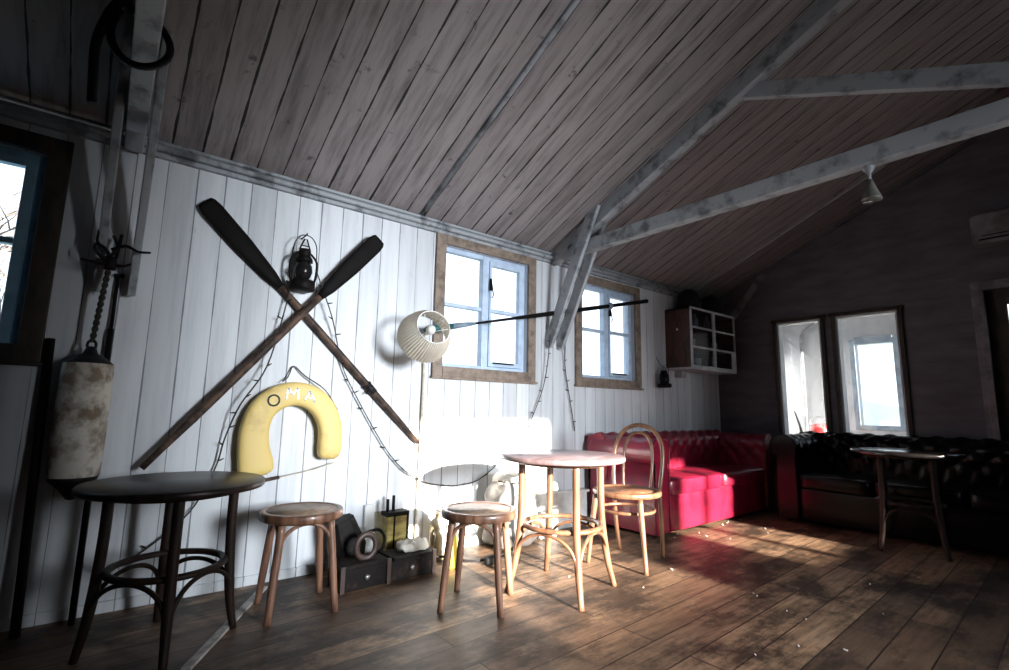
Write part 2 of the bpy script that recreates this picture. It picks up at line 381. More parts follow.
def window(name, x0, x1, z0, z1, cas, sash, cw=.083, latch=True):
    """outer casing, fixed cross bars, a hinged sash on the right, glass"""
    w = bpy.data.objects.new(name, None); COL.objects.link(w); w['kind'] = 'structure'; w.location = ((x0+x1)/2, 0, z0)
    off = tuple(w.location)
    m = MB(); a, b, c, d = x0-cw, x1+cw, z0-cw*.9, z1+cw
    m.box((a, -.028, c), (x0, 0, d)); m.box((x1, -.028, c), (b, 0, d)); m.box((x0, -.028, z1), (x1, 0, d)); m.box((x0, -.032, c), (x1, 0, z0))
    m.box((a-.01, -.045, c-.018), (b+.01, 0, c))
    m.build('window_frame', cas, w, off, .004)
    m = MB(); t = .035; ys = (.035, .085); xm = (x0+x1)/2; zm = z0+(z1-z0)*.52
    for q in ((x0, z0, x0+t, z1), (x1-t, z0, x1, z1), (x0+t, z0, x1-t, z0+t*.8), (x0+t, z1-t, x1-t, z1)):
        m.box((q[0], ys[0], q[1]), (q[2], ys[1], q[3]))
    m.box((xm-.03, .03, z0+.001), (xm+.03, .09, z1-.001)); m.box((x0+t, .04, zm-.014), (xm-.03, .08, zm+.014))
    m.build('fixed_bars', sash, w, off, .003)
    m = MB(); u0, u1 = xm+.03, x1-t; s_ = .038
    u1 -= .001; a_, b_ = z0+t*.8+.001, z1-t-.001
    for q in ((u0, a_, u0+.02, b_), (u1-s_, a_, u1, b_), (u0+.02, a_, u1-s_, a_+s_), (u0+.02, b_-s_, u1-s_, b_), (u0+.02, zm-.014, u1-s_, zm+.014)):
        m.box((q[0], .015, q[1]), (q[2], .06, q[3]))
    sh = m.build('sash', sash, w, off, .003)
    if latch:
        m = MB().tube([(u0+.0, .0, zm+.25), (u0+.012, -.005, zm+.18), (u0+.02, -.008, zm+.12), (u0+.01, -.005, zm+.10)], .005, 6)
        m.box((u0-.006, 0, zm+.16), (u0+.012, .015, zm+.26))
        m.build('latch', 'iron', sh, off)
        MB().box((u0+.04, -.005, z0+.052), (u1-.1, .016, z0+.062)).build('stay_bar', 'iron', sh, off)
    MB().box((x0+.01, .06, z0+.01), (x1-.01, .063, z1-.01)).build('pane', 'glass', w, off)
    return w
window('window_1', *W['w0'][:2], *W['w0'][2:], 'darkcasing', 'bluesash', .085, False)
window('window_2', *W['w1'][:2], *W['w1'][2:], 'casing', 'sash')
window('window_3', *W['w2'][:2], *W['w2'][2:], 'casing', 'sash', .08)
# mullion and frames of the sunny side windows
for i, (x0, x1, xm, zt) in enumerate(((1.46, 2.74, None, 2.17), (3.58, 4.40, 3.96, 1.74))):
    m = MB()
    for q in ((x0-.08, .86, x0, zt+.08), (x1, .86, x1+.08, zt+.08), (x0, .86, x1, .94), (x0, zt, x1, zt+.08)): m.box((q[0], YF, q[1]), (q[2], YF+.03, q[3]))
    if xm: m.box((xm-.04, YF-.09, .96), (xm+.04, YF-.03, zt))
    struct(m.build('window_%d' % (i+6), 'casing'))

# interior glazed openings of the end wall and the porch behind
for i, (y0, y1, z0, z1) in enumerate(EO[:2]):
    w = bpy.data.objects.new('window_%d' % (i+4), None); COL.objects.link(w); w['kind'] = 'structure'; w.location = (XR, (y0+y1)/2, z0); off = tuple(w.location)
    m = MB(); c = .035
    for q in ((y0-c, z0-c, y0, z1+c), (y1, z0-c, y1+c, z1+c), (y0-c*1.4, z1, y1+c*1.4, z1+c), (y0, z0-c, y1, z0)): m.box((XR-.03, q[0], q[1]), (XR, q[2], q[3]))
    m.build('window_frame', 'darkcasing', w, off, .003)
    m = MB(); g = .022
    for q in ((y0, z0, y0+g, z1), (y1-g, z0, y1, z1), (y0+g, z1-g, y1-g, z1), (y0+g, z0, y1-g, z0+g)): m.box((XR-.005, q[0], q[1]), (XR+.10, q[2], q[3]))
    m.build('reveal', 'porch', w, off)
    MB().box((XR+.05, y0+g, z0+g), (XR+.054, y1-g, z1-g)).build('pane', 'glass', w, off)
PX = 7.5
struct(wall_holes(MB(), 'y', PX, PX+.1, -2.25, .1, 0, 2.45, [(-1.40, -1.0, .86, 1.88)]).build('wall_porch_far', 'porch'))
struct(MB().box((XR+.12, 0, 0), (PX+.1, .12, 2.45)).build('wall_porch_back', 'porch'))
struct(wall_holes(MB(), 'x', -2.25, -2.35, XR+.12, PX+.1, 0, 2.45, [(XR+.2, PX-.05, .8, 2.3)]).build('wall_porch_front', 'porch'))
struct(MB().box((XR+.12, -2.4, 2.25), (PX+.15, .12, 2.45)).build('ceiling_porch', 'porch'))
w = bpy.data.objects.new('window_8', None); COL.objects.link(w); w['kind'] = 'structure'; w.location = (PX, -1.2, .86); off = tuple(w.location)
m = MB()
for q in ((-1.48, .80, -1.40, 1.94), (-1.0, .80, -.94, 1.94), (-1.40, 1.88, -1.0, 1.97), (-1.40, .80, -1.0, .86)): m.box((PX-.03, q[0], q[1]), (PX, q[2], q[3]))
m.build('window_frame', 'greysash', w, off, .004)
MB().box((PX+.04, -1.40, .86), (PX+.044, -1.0, 1.88)).build('pane', 'glass', w, off)
# corner post and pipe inside the porch
m = MB().tube([(PX-.05, -.38, 0), (PX-.05, -.38, 2.0), (PX-.06, -.42, 2.12), (PX-.12, -.62, 2.22)], .022, 8); tag(m.build('drain_pipe', 'steel'), 'grey pipe bending at top in bright porch, seen through left interior window', 'pipe')

# door in the end wall, at the right edge
d = bpy.data.objects.new('door_1', None); COL.objects.link(d); d['kind'] = 'structure'; d.location = (XR, -2.87, 0); off = tuple(d.location)
m = MB(); y0, y1, zt = -3.30, -2.44, 2.08
for k, (a, th) in enumerate(((.08, .02), (.045, .035))):
    m.box((XR-th, y1, 0), (XR, y1+a, zt+a)); m.box((XR-th, y0-a, 0), (XR, y0, zt+a)); m.box((XR-th, y0, zt), (XR, y1, zt+a))
m.build('door_frame', 'trimgrey', d, off, .003)
m = MB(); m.box((XR+.05, y1-.13, .0), (XR+.09, y1, zt)); m.box((XR+.05, y0, 0), (XR+.09, y0+.1, zt)); m.box((XR+.05, y0+.1, 1.95), (XR+.09, y1-.13, zt)); m.box((XR+.05, y0+.1, 0), (XR+.09, y1-.13, 1.5))
lf = m.build('door_leaf', 'darkcasing', d, off, .003)
MB().box((XR+.068, y0+.1, 1.5), (XR+.072, y1-.13, 1.95)).build('pane', 'glass', lf, off)
m = MB().tube([(XR+.05, y0+.07, 1.0), (XR, y0+.07, 1.0), (XR, y0+.18, 1.0)], .009, 8); m.build('door_handle', 'iron', lf, off)

# ------------------------------------------------------------------ roof trusses
def truss(x, label):
    t = thing('roof_truss', (x, 0, EAVE), label, 'roof truss', 'roof trusses'); off = (x, 0, EAVE)
    m = MB().beam((x, -.02, zc(-.02)-.062), (x, YF/2, zc(YF/2)-.062), .08, .115); m.build('rafter', 'beam', t, off, .006)
    m = MB().beam((x, YF+.02, zc(-.02)-.062), (x, YF/2, zc(YF/2)-.062), .08, .115); m.build('rafter', 'beam', t, off, .006)
    m = MB().beam((x, -.22, 2.347), (x, YF+.22, 2.347), .08, .105); m.build('tie_beam', 'beam', t, off, .006)
    m = MB().beam((x+.035, -1.66, 3.125), (x+.035, -3.2, 2.425), .05, .10); m.build('strut', 'beam', t, off, .005)
    for sx in (-1, 1):
        for y0, sg in ((0, -1), (YF, 1)):
            m = MB().beam((x+sx*.068, y0+sg*.02, 1.53), (x+sx*.068, y0+sg*.57, 2.655), .036, .10); m.build('knee_brace', 'beam', t, off, .005)
    return t
truss(3.035, 'white painted roof truss with doubled knee brace between the two middle windows')
truss(-.02, 'shadowy roof truss at the left end, hose looped over its beam')

hose = MB(); HX, HZ, HY = -.036, 2.352, -.92
ring = [V((HX+.092*math.cos(a), HY+.012*math.sin(a*2), HZ+.108*math.sin(a))) for a in [PI*.75+PI*1.95*k/26 for k in range(27)]]
tail = bez([ring[0]+V((.02, 0, .05)), ring[0]+V((-.02, 0, .02)), (-.150, HY, 2.36), (-.162, HY, 2.26), (-.155, HY, 2.14), (-.148, HY, 2.04)], 20)
hose.tube(ring, .014, 10); hose.tube(tail, .016, 10)
tag(hose.build('rubber_hose', 'rubber', None, (-.036, -.92, 2.352)), 'black hose loop hanging over the left roof beam with one end dangling', 'hose')

# glass pendant under the tie beam
p = thing('pendant_lamp', (3.035, -2.40, 2.292), 'small glass pendant lamp hanging under the right tie beam', 'lamp'); off = (3.035, -2.40, 2.292)
MB().lathe([(.028, 0), (.028, -.012), (.018, -.03), (.008, -.04), (.006, -.085)], 20, off).build('ceiling_rose', 'beam', p, off)
MB().lathe([(.012, -.075), (.016, -.09), (.030, -.135), (.045, -.175), (.047, -.185), (.04, -.192), (.0, -.193)], 24, off).build('lamp_glass', plain('smoked lamp glass', (.14, .14, .12), .12, 0, (.08, .08, .07), 9, bmp=0), p, off)

# air unit over the door
a = thing('air_conditioner', (XR, -2.85, 2.44), 'white wall air unit above the door at the right edge', 'air conditioner'); off = (XR, -2.85, 2.44)
MB().cushion((XR-.1, -2.85, 2.58), (.2, .84, .27), .15).build('housing', 'trimgrey', a, off)
m = MB(); m.box((XR-.205, -3.22, 2.475), (XR-.19, -2.48, 2.487)); m.box((XR-.207, -3.2, 2.51), (XR-.195, -2.5, 2.516)); m.build('louvre', 'iron', a, off)

# ------------------------------------------------------------------ bentwood furniture
def leg_pts(r0, r1, z1, a, flare=.0, z0=0, n=10):
    out = []
    for i in range(n+1):
        t = i/n; z = z0+(z1-z0)*t
        r = r1 + (r0-r1)*(1-t)**1.0 + flare*((1-t)**3)
        out.append((r*math.cos(a), r*math.sin(a), z))
    return out
def arch(a0, a1, r, zl, zh, rin, n=20):
    """bent arch between two legs: up from leg, over and down to the next"""
    p0 = V((r*math.cos(a0), r*math.sin(a0), zl)); p1 = V((r*math.cos(a1), r*math.sin(a1), zl)); out = []
    for i in range(n+1):
        t = i/n; u = .5-.5*math.cos(PI*t); q = p0.lerp(p1, u)
        z = zl+(zh-zl)*(math.sin(PI*t)**.75 if 0 < t < 1 else 0)
        out.append((q.x, q.y, z))
    return out
def make_stool(loc, rz, label, seatmat='seatcane', woodm='midwood'):
    t = thing('bentwood_stool', loc, label, 'stool', 'bentwood stools', rz)
    m = MB().lathe([(0, .455), (.165, .455), (.168, .464), (0, .4645)], 40); m.build('seat', seatmat, t)
    m = MB().lathe([(.150, .425), (.188, .425), (.197, .432), (.197, .460), (.192, .467), (.172, .467), (.165, .46), (.165, .455), (.150, .44), (.150, .425)], 48, cap=False); m.build('seat_ring', woodm, t)
    for k in range(4):
        a = PI/2*k; m = MB().tube(leg_pts(.212, .158, .43, a, .0), [.0155+.0035*min(1, i/5) for i in range(11)], 12); m.build('leg', woodm, t)
    for k in range(4):
        m = MB().tube(arch(PI/2*k+.02, PI/2*(k+1)-.02, .172, .275, .418, .1), .0095, 8); m.build('brace_arch', woodm, t)
    return t
make_stool((.838, -.468, 0), math.radians(40), 'brown bentwood stool beside the dark left table')
make_stool((1.595, -.945, 0), math.radians(-4), 'bentwood stool with pale lit seat beside the sunlit round table')

def make_table(loc, rz, label, h, r, rleg, rfoot, topm, woodm, ringr, lam=.33):
    t = thing('bentwood_table', loc, label, 'table', 'round bentwood tables', rz)
    m = MB().lathe([(0, h-.028), (r-.006, h-.028), (r, h-.022), (r, h-.006), (r-.006, h), (0, h)], 64); m.build('table_top', topm, t)
    m = MB().lathe([(rleg-.03, h-.05), (rleg+.022, h-.05), (rleg+.022, h-.028), (rleg-.03, h-.028)], 40, cap=False); m.build('under_ring', woodm, t)
    zr = h*.475
    for k in range(4):
        a = PI/2*k+PI/4
        pts = bez([(rfoot*math.cos(a), rfoot*math.sin(a), 0), ((rleg+(rfoot-rleg)*.45)*math.cos(a), (rleg+(rfoot-rleg)*.45)*math.sin(a), zr*.45), ((rleg+.006)*math.cos(a), (rleg+.006)*math.sin(a), zr),
                   ((rleg)*math.cos(a), (rleg)*math.sin(a), zr*1.5), (rleg*math.cos(a), rleg*math.sin(a), h-.03)], 24)
        m = MB().tube(pts, [.0145+.006*min(1, i/8) for i in range(len(pts))], 12); m.build('leg', woodm, t)
    pts = [(ringr*math.cos(q), ringr*math.sin(q), zr) for q in [2*PI*i/48 for i in range(48)]]
    m = MB().tube(pts, .0135, 10, True, (0, 0, 1), 1.25); m.build('stretcher_ring', woodm, t)
    for k in range(4):
        m = MB().tube(arch(PI/2*k+PI/4+.03, PI/2*(k+1)+PI/4-.03, rleg+(rfoot-rleg)*.42, zr*.42, zr*.93, .1), .0095, 8); m.build('brace_arch', woodm, t)
    return t
make_table((2.095, -1.055, 0), math.radians(18), 'sunlit brown round bentwood table in the middle of the room', .73, .359, .236, .312, 'tabletop', 'palewood', .216)
make_table((.28, -.535, 0), math.radians(45-2), 'dark round bentwood table at the left below the crossed oars', .652, .344, .225, .270, 'darktop', 'darkwood', .206)
make_table((4.80, -2.03, 0), math.radians(12), 'dark round bentwood table in front of the black sofa', .722, .345, .215, .27, 'glosstop', 'darkwood', .195)

# chair: faces local -x, back on +x
ch = thing('bentwood_chair', (2.815, -.955, 0), 'golden bentwood chair with looped back between the sunlit table and red sofa', 'chair', None, math.radians(16))
m = MB(); m.lathe([(0, .448), (.19, .448), (.192, .456), (0, .457)], 40); m.build('seat', 'palewood', ch)
m = MB().lathe([(.17, .428), (.215, .428), (.226, .436), (.226, .456), (.22, .463), (.196, .463), (.19, .456), (.17, .44), (.17, .428)], 48, cap=False); m.build('seat_ring', 'palewood', ch)
for sy in (-1, 1):
    pts = bez([(-.20, sy*.195, 0), (-.185, sy*.175, .2), (-.165, sy*.15, .43)], 14); m = MB().tube(pts, [.013+.006*i/(len(pts)-1) for i in range(len(pts))], 12); m.build('leg', 'palewood', ch)
hoop = [(.235, -.155, 0), (.20, -.165, .22), (.175, -.165, .44), (.205, -.178, .60), (.235, -.168, .74), (.252, -.11, .845), (.257, 0, .885)]
hoop = hoop + [(x, -y, z) for x, y, z in hoop[-2::-1]]
m = MB().tube(bez(hoop, 72), .0145, 12); m.build('back_frame', 'palewood', ch)
inner = [(.178, -.095, .44), (.205, -.105, .58), (.232, -.100, .72), (.25, -.06, .805), (.254, 0, .828)]
inner = inner + [(x, -y, z) for x, y, z in inner[-2::-1]]
m = MB().tube(bez(inner, 48), .0105, 10); m.build('inner_loop', 'palewood', ch)
pts = [(.178*math.cos(q)-.005, .178*math.sin(q), .335+.0*q) for q in [2*PI*i/40 for i in range(40)]]
m = MB().tube(pts, .0105, 8, True, (0, 0, 1)); m.build('leg_ring', 'palewood', ch)

# ------------------------------------------------------------------ chesterfield sofas (local: x along width, front at y=-D/2)
def make_sofa(name, loc, rz, Wd, D, Ht, mat, label, nc, bump_seat=0):
    t = thing(name, loc, label, 'sofa', None, rz)
    x0, x1, yf, yb = -Wd/2, Wd/2, -D/2, D/2; aw = .21; ro = .115
    # profile (u outwards, z): inner face bottom -> over the roll -> outer face bottom
    def prof(h):
        P = [(0, .04), (0, .26), (0, h-.24), (-.005, h-.17)]
        cx, cz = .105, h-ro
        for k in range(15):
            a = math.radians(190-250*k/14); P.append((cx+ro*math.cos(a), cz+ro*math.sin(a)))
        P += [(aw-.03, h-.20), (aw-.03, .25), (aw-.03, .03)]
        return P
    def extr(fn, n, h, tuft=0.0, ln=1.0):
        m = MB(); pr = prof(h); k = len(pr); o = 0
        # resample inner face finely for tufting
        fine = []
        for i in range(k-1):
            a, b = V((*pr[i], 0)), V((*pr[i+1], 0)); q = 5 if i in (1, 2) else (2 if i < 12 else 1)
            fine += [a.lerp(b, j/q) for j in range(q)]
        fine.append(V((*pr[-1], 0)))
        s_ = [0]
        for i in range(1, len(fine)): s_.append(s_[-1]+(fine[i]-fine[i-1]).length)
        ctr = V((.07, h*.5, 0))
        for j in range(n+1):
            for i, q in enumerate(fine):
                L = ln*j/n; sv = s_[i]; d = 0
                if tuft and .12 < sv < h+.12:
                    uu, vv = L/.17, sv/.17
                    d = tuft*(math.sqrt(abs(math.sin(PI*(uu+vv)/1)*math.sin(PI*(uu-vv)/1)))-.75)
                    d *= min(1, (sv-.12)/.08, (h+.12-sv)/.08)
                dirn = V((-1, 0, 0)) if q.y < h-.2 else (V((q.x-.105, q.y-(h-ro), 0)).normalized())
                u = q + dirn*d
                m.v.append(fn(u.x, u.y, j/n))
        K = len(fine)
        for j in range(n):
            for i in range(K-1):
                m.f.append([j*K+i, j*K+i+1, (j+1)*K+i+1, (j+1)*K+i]); m.sm.append(True)
        m.f.append(list(range(K))[::-1]); m.sm.append(False); m.f.append([n*K+i for i in range(K)]); m.sm.append(False)
        return m
    inl, inr = x0+aw, x1-aw
    m = extr(lambda u, z, q: V((x0+.02+(x1-x0-.04)*q, yb-aw+u, z)), 90, Ht, .028, x1-x0); m.build('backrest', mat, t)
    for s_, xi in ((-1, inl), (1, inr)):
        m = extr(lambda u, z, q, s_=s_, xi=xi: V((xi+s_*u, yf+(yb-.05-yf)*q, z)), 40, Ht-.02, .018, yb-yf); am = m.build('arm', mat, t)
        # scroll facing on the front of the arm, with studs
        m = MB(); pr = prof(Ht-.02); m.sweep(bez([(xi+s_*u, yf-.004, z) for u, z in pr], 60), lambda i, q: [(.006*math.cos(w), .006*math.sin(w)) for w in (0, 1.57, 3.14, 4.71)]); m.build('piping', mat, am)
    m = MB().cushion((0, yf+.30, .175), (inr-inl+.01, .60, .30), .10, 20); m.build('seat_base', mat, t)
    cw = (inr-inl)/nc
    for k in range(nc):
        def amp(p, x, y, z): return V((p.x, p.y, p.z*(1+.18*max(0, (1-x*x))*(1-y*y))))
        m = MB().cushion((inl+cw*(k+.5), yf+.27, .375), (cw-.012, .58, .13), .2, 20, amp); m.build('seat_cushion', mat, t)
    m = MB()
    for row in range(3):
        for k in range(int(Wd/.17)):
            pass
    for xx in (x0+.10, x1-.10):
        for yy in (yf+.07, yb-.08):
            MB().lathe([(.02, 0), (.026, .02), (.03, .06), (.022, .10)], 16, (xx, yy, 0)).build('foot', 'darkwood', t)
    return t
sofa_r = make_sofa('chesterfield_sofa', (4.48, -.40, 0), 0, 2.14, .70, .79, 'red', 'red leather buttoned sofa in the sun against the boarded wall', 2)
sofa_b = make_sofa('chesterfield_sofa', (5.44, -2.02, 0), -PI/2, 2.15, .80, .81, 'blackleather', 'black leather buttoned sofa in the dark below the interior windows', 3)

# ------------------------------------------------------------------ crossed oars
def oar(name, pts, blade_at, label, y, grip):
    """pts[0] blade tip, pts[1] neck, pts[2] shaft end, all (x, z)"""
    a, nk, e = [V((p[0], y, p[1])) for p in pts]; d = (e-a).normalized(); L = (e-a).length; ln = (nk-a).length; nk = a+d*ln
    t = thing(name, tuple(e), label, 'oar', 'crossed oars'); off = tuple(e)
    perp = V((0, 1, 0)).cross(d).normalized()
    m = MB(); st = [0, .02, .06, ln*.5, ln*.85, ln]; wd = [.040, .052, .058, .055, .040, .022]; th = [.006, .007, .009, .011, .016, .022]
    def sec(i, q): return [(wd[i]*math.cos(w), th[i]*math.sin(w)) for w in [2*PI*k/14 for k in range(14)]]
    m.sweep([a+d*s_ for s_ in st], sec, False, True, tuple(perp)); m.build('blade', 'oar', t, off)
    n = 12; m = MB().tube([nk+(e-nk)*(i/n) for i in range(n+1)], [.022 if i < n-2 else (.019 if i < n-1 else .016) for i in range(n+1)], 12); m.build('shaft', 'oarshaft', t, off)
    if grip is not None:
        c = nk+(e-nk)*grip; m = MB().tube([c-d*.035, c+d*.035], .026, 14); m.tube([c-d*.04, c-d*.028], .03, 14); m.build('collar', 'rubber', t, off)
        m = MB().tube([c+perp*.02, c+perp*.05+V((0, -.01, 0))], .006, 6); m.build('collar_pin', 'rubber', t, off)
    return t
oar('wooden_oar', [(.318, 2.098), (.70, 1.635), (1.72, .742)], 0, 'dark oar crossing from upper left down to lower right of the lantern', -.035, .62)
oar('wooden_oar', [(1.335, 2.10), (.97, 1.64), (.175, .665)], 0, 'dark oar crossing from upper right down to behind the dark table', -.085, None)

# long oar carrying the pleated shade
y = -.045; A, B = V((1.665, -.15, 1.51)), V((4.40, -.035, 2.145))
o_ = thing('wooden_oar', tuple(A), 'slim oar fixed level across the two middle windows, teal tipped', 'oar'); off = tuple(A)
def LP(q): return A.lerp(B, q)
MB().tube([LP(0), LP(.015), LP(.07), LP(.085)], [.012, .030, .026, .022], 12).build('painted_tip', 'teal', o_, off)
MB().tube([LP(.085), LP(.13), LP(.16)], [.022, .018, .011], 12).build('painted_shaft', 'greyblue', o_, off)
MB().tube([LP(.16), LP(.28), LP(.40), LP(.50), LP(.80), LP(.97), LP(1)], [.009, .011, .018, .021, .018, .020, .022], 12).build('shaft', 'oar', o_, off)
MB().lathe([(0, -.03), (.022, -.026), (.034, -.01), (.034, .01), (.022, .026), (0, .03)], 16, LP(.765), (B-A).to_track_quat('Z', 'Y').to_matrix()).build('collar', 'greyblue', o_, off)

# pleated lamp
ax = (CAM - V((1.52, -.38, 1.42))).normalized(); ax = (ax + r2*.50 + u2*.52).normalized()
Q = ax.to_track_quat('Z', 'Y').to_matrix(); Lc = V((1.575, -.36, 1.455))
lm = thing('wall_lamp', tuple(Lc), 'pleated cream lampshade on the wall left of the first middle window', 'lamp'); off = tuple(Lc)
prof_s = [(.168, -.085), (.170, -.07), (.163, -.03), (.150, .02), (.130, .065), (.111, .098)]
sm_ = MB().lathe(prof_s, 104, Lc, Q, False, .038); sm_.sm = [False]*len(sm_.f); sm_.build('lamp_shade', 'shade', lm, off)
m = MB(); 
for r_, z_ in ((.169, -.085), (.111, .099)):
    m.tube([Lc+Q@V((r_*math.cos(w), r_*math.sin(w), z_)) for w in [2*PI*k/40 for k in range(40)]], .0035, 6, True)
for w in (0, 2.09, 4.19): m.tube([Lc+Q@V((.103*math.cos(w), .103*math.sin(w), .09)), Lc+Q@V((.02*math.cos(w), .02*math.sin(w), .03))], .0025, 6)
m.build('shade_wire', 'white', lm, off)
MB().lathe([(0, .085), (.02, .08), (.029, .062), (.03, .045), (.02, .02), (.014, 0), (.014, -.03)], 24, Lc, Q).build('bulb', 'white', lm, off)
MB().lathe([(.018, -.01), (.02, -.03), (.02, -.075), (.0, -.08)], 20, Lc, Q).build('socket', 'white', lm, off)
e = Lc+Q@V((0, 0, -.07)); MB().tube(bez([e, e+V((.02, .08, -.02)), (1.70, -.10, 1.36), (1.745, -.02, 1.33)], 14), .010, 8).build('bracket', 'white', lm, off)
cc = MB().tube(bez([(1.745, -.022, 1.33), (1.752, -.016, 1.2), (1.748, -.02, .8), (1.74, -.02, .3), (1.738, -.03, .02)], 24), .009, 8)
tag(cc.build('cable_conduit', 'rope', None, (1.745, -.022, .02)), 'thin pale conduit running down the wall below the lampshade', 'conduit')

# ------------------------------------------------------------------ storm lanterns
def lantern(loc, s, label):
    t = thing('storm_lantern', loc, label, 'lantern', 'hanging storm lanterns'); t.scale = (s, s, s)
    MB().lathe([(0, 0), (.07, 0), (.078, .008), (.078, .05), (.068, .066), (.03, .075)], 28).build('fuel_tank', 'lantern', t)
    MB().lathe([(.03, .075), (.045, .09), (.056, .125), (.05, .165), (.036, .19)], 24, cap=False).build('globe', plain('sooty lantern glass', (.012, .011, .011), .2, 0, (.008, .008, .008), 6, bmp=0, spec=.25), t)
    MB().lathe([(.04, .188), (.055, .19), (.05, .215), (.032, .24), (.04, .245), (.036, .275), (.0, .285)], 24).build('chimney_cap', 'lantern', t)
    for sx in (-1, 1):
        MB().tube(bez([(sx*.07, 0, .05), (sx*.082, 0, .12), (sx*.08, 0, .20), (sx*.045, 0, .245), (sx*.03, 0, .25)], 20), .008, 8).build('side_tube', 'lantern', t)
    MB().tube(bez([(-.078, 0, .19), (-.07, -.01, .30), (-.04, -.01, .355), (0, -.01, .37), (.04, -.01, .355), (.07, -.01, .30), (.078, 0, .19)], 30), .0035, 6).build('bail_handle', 'lantern', t)
    m = MB().tube([(-.035, 0, .27), (-.008, 0, .345), (.008, 0, .345), (.035, 0, .27)], .005, 6); m.tube([(-.024, 0, .30), (.024, 0, .30)], .004, 6); m.build('top_frame', 'lantern', t)
    return t
l1 = lantern((.855, -.095, 1.665), .93, 'black storm lantern hanging above the crossed oars')
l2 = lantern((4.60, -.09, 1.235), .60, 'small black storm lantern hanging left of the glazed cabinet'); l2.scale = (.92, .92, .64)
tag(MB().tube(bez([(4.60, -.07, 1.455), (4.60, -.03, 1.50), (4.575, -.012, 1.56)], 8), .003, 6).build('hanging_wire', 'cord', None, (4.59, -.05, 1.5)), 'thin wire holding the small lantern beside the cabinet', 'wire')
tag(MB().tube([(.855, 0, 2.012), (.855, -.11, 2.012), (.855, -.115, 2.02)], .004, 6).build('nail_hook', 'iron', None, (.855, 0, 2.01)), 'nail in the wall holding the storm lantern over the oars', 'hook')

# ------------------------------------------------------------------ string lights
bulb_me = MB().lathe([(0, 0), (.004, .003), (.004, .014), (.0025, .03), (0, .034)], 8)
def strings(paths, label, step=.085):
    t = thing('string_lights', paths[0][0], label, 'string lights', 'dark fairy light strings'); off = paths[0][0]; proto = None
    cm = MB()
    for p in paths: cm.tube(bez(p, 48), .0042, 6)
    cm.build('cord', 'cord', t, off)
    for p in paths:
        q = bez(p, 72); acc = 0; sd_ = 1
        for i in range(1, len(q)):
            acc += (q[i]-q[i-1]).length
            if acc > step:
                acc = 0; sd_ = -sd_
                if proto is None: proto = bulb_me.build('bulb', 'iron', t); b_ = proto
                else: b_ = proto.copy(); COL.objects.link(b_); b_.parent = t
                b_.location = q[i]-V(off); b_.rotation_euler = (random.uniform(-.3, .6), sd_*random.uniform(.9, 1.6), 0)
    return t
strings([[(.80, -.105, 1.80), (.78, -.06, 1.56), (.70, -.09, 1.20), (.58, -.10, .98), (.53, -.05, .80), (.50, -.03, .64), (.40, -.03, .42), (.20, -.02, .24), (.10, -.02, .20)]], 'dark fairy lights dropping left from the lantern behind the yellow horseshoe buoy')
strings([[(.93, -.10, 1.80), (1.06, -.07, 1.52), (1.15, -.03, 1.25), (1.274, -.03, 1.023), (1.517, -.03, .666), (1.72, -.035, .50), (1.913, -.03, .442), (2.10, -.03, .43), (2.30, -.03, .48), (2.651, -.03, .736), (2.85, -.03, 1.05), (2.93, -.04, 1.30), (2.935, -.08, 1.62)]], 'dark fairy lights sagging low from the lantern over to the knee brace')
strings([[(3.14, -.06, 1.60), (3.18, -.02, 1.35), (3.24, -.02, 1.07), (3.30, -.02, .80)]], 'short dark fairy lights hanging straight down from the knee brace to the sofa')

# ------------------------------------------------------------------ horseshoe buoy with OMA
hb = thing('horseshoe_buoy', (.87, -.02, .60), 'yellow horseshoe life buoy lettered OMA hanging under the crossed oars', 'life buoy'); off = (.87, -.02, .60)
cl = [(.700, .590), (.690, .66), (.672, .75), (.672, .86), (.703, .955), (.775, 1.022), (.875, 1.05), (.975, 1.025), (1.05, .955), (1.09, .86), (1.097, .76), (1.095, .665)]
hw = [.090, .090, .080, .074, .071, .070, .069, .069, .069, .068, .068, .066]
P = bez([(x, -.062, z) for x, z in cl], 66); n = len(P)
def hsec(i, q):
    x = q*(len(hw)-1); k = min(int(x), len(hw)-2); w_ = hw[k]+(hw[k+1]-hw[k])*(x-k)
    e_ = min(i, n-1-i); s_ = {0: .55, 1: .85, 2: .96}.get(e_, 1)
    return [(w_*s_*math.copysign(abs(math.cos(a))**.55, math.cos(a)), .042*s_*math.copysign(abs(math.sin(a))**.55, math.sin(a))) for a in [2*PI*k_/28 for k_ in range(28)]]
m = MB(); m.sweep(P, hsec, False, True, (1, 0, 0)); m.build('foam_body', 'foam', hb, off)
yl = -.106
def stroke(m, pts, w=.011, dp=.004):
    for a, b in zip(pts, pts[1:]): m.beam((a[0], yl, a[1]), (b[0], yl, b[1]), dp, w, (0, 1, 0))
m = MB(); cx, cz = .748, 1.008; pts = [(cx+.030*math.cos(a), cz+.030*math.sin(a)) for a in [2*PI*k/20 for k in range(21)]]; stroke(m, pts, .010); m.build('letter_o', 'letter', hb, off)
m = MB(); stroke(m, [(.815, 1.015), (.822, 1.080), (.848, 1.045), (.875, 1.083), (.880, 1.020)], .011); m.build('letter_m', 'letterw', hb, off)
m = MB(); stroke(m, [(.918, 1.012), (.945, 1.068), (.980, 1.000)], .011); stroke(m, [(.930, 1.030), (.966, 1.024)], .010); m.build('letter_a', 'letterw', hb, off)
m = MB().tube(bez([(.80, -.05, 1.12), (.835, -.03, 1.15), (.865, -.015, 1.215), (.93, -.03, 1.16), (1.05, -.05, 1.08), (1.14, -.04, .96)], 24), .004, 6); m.build('hanging_rope', 'cord', hb, off)
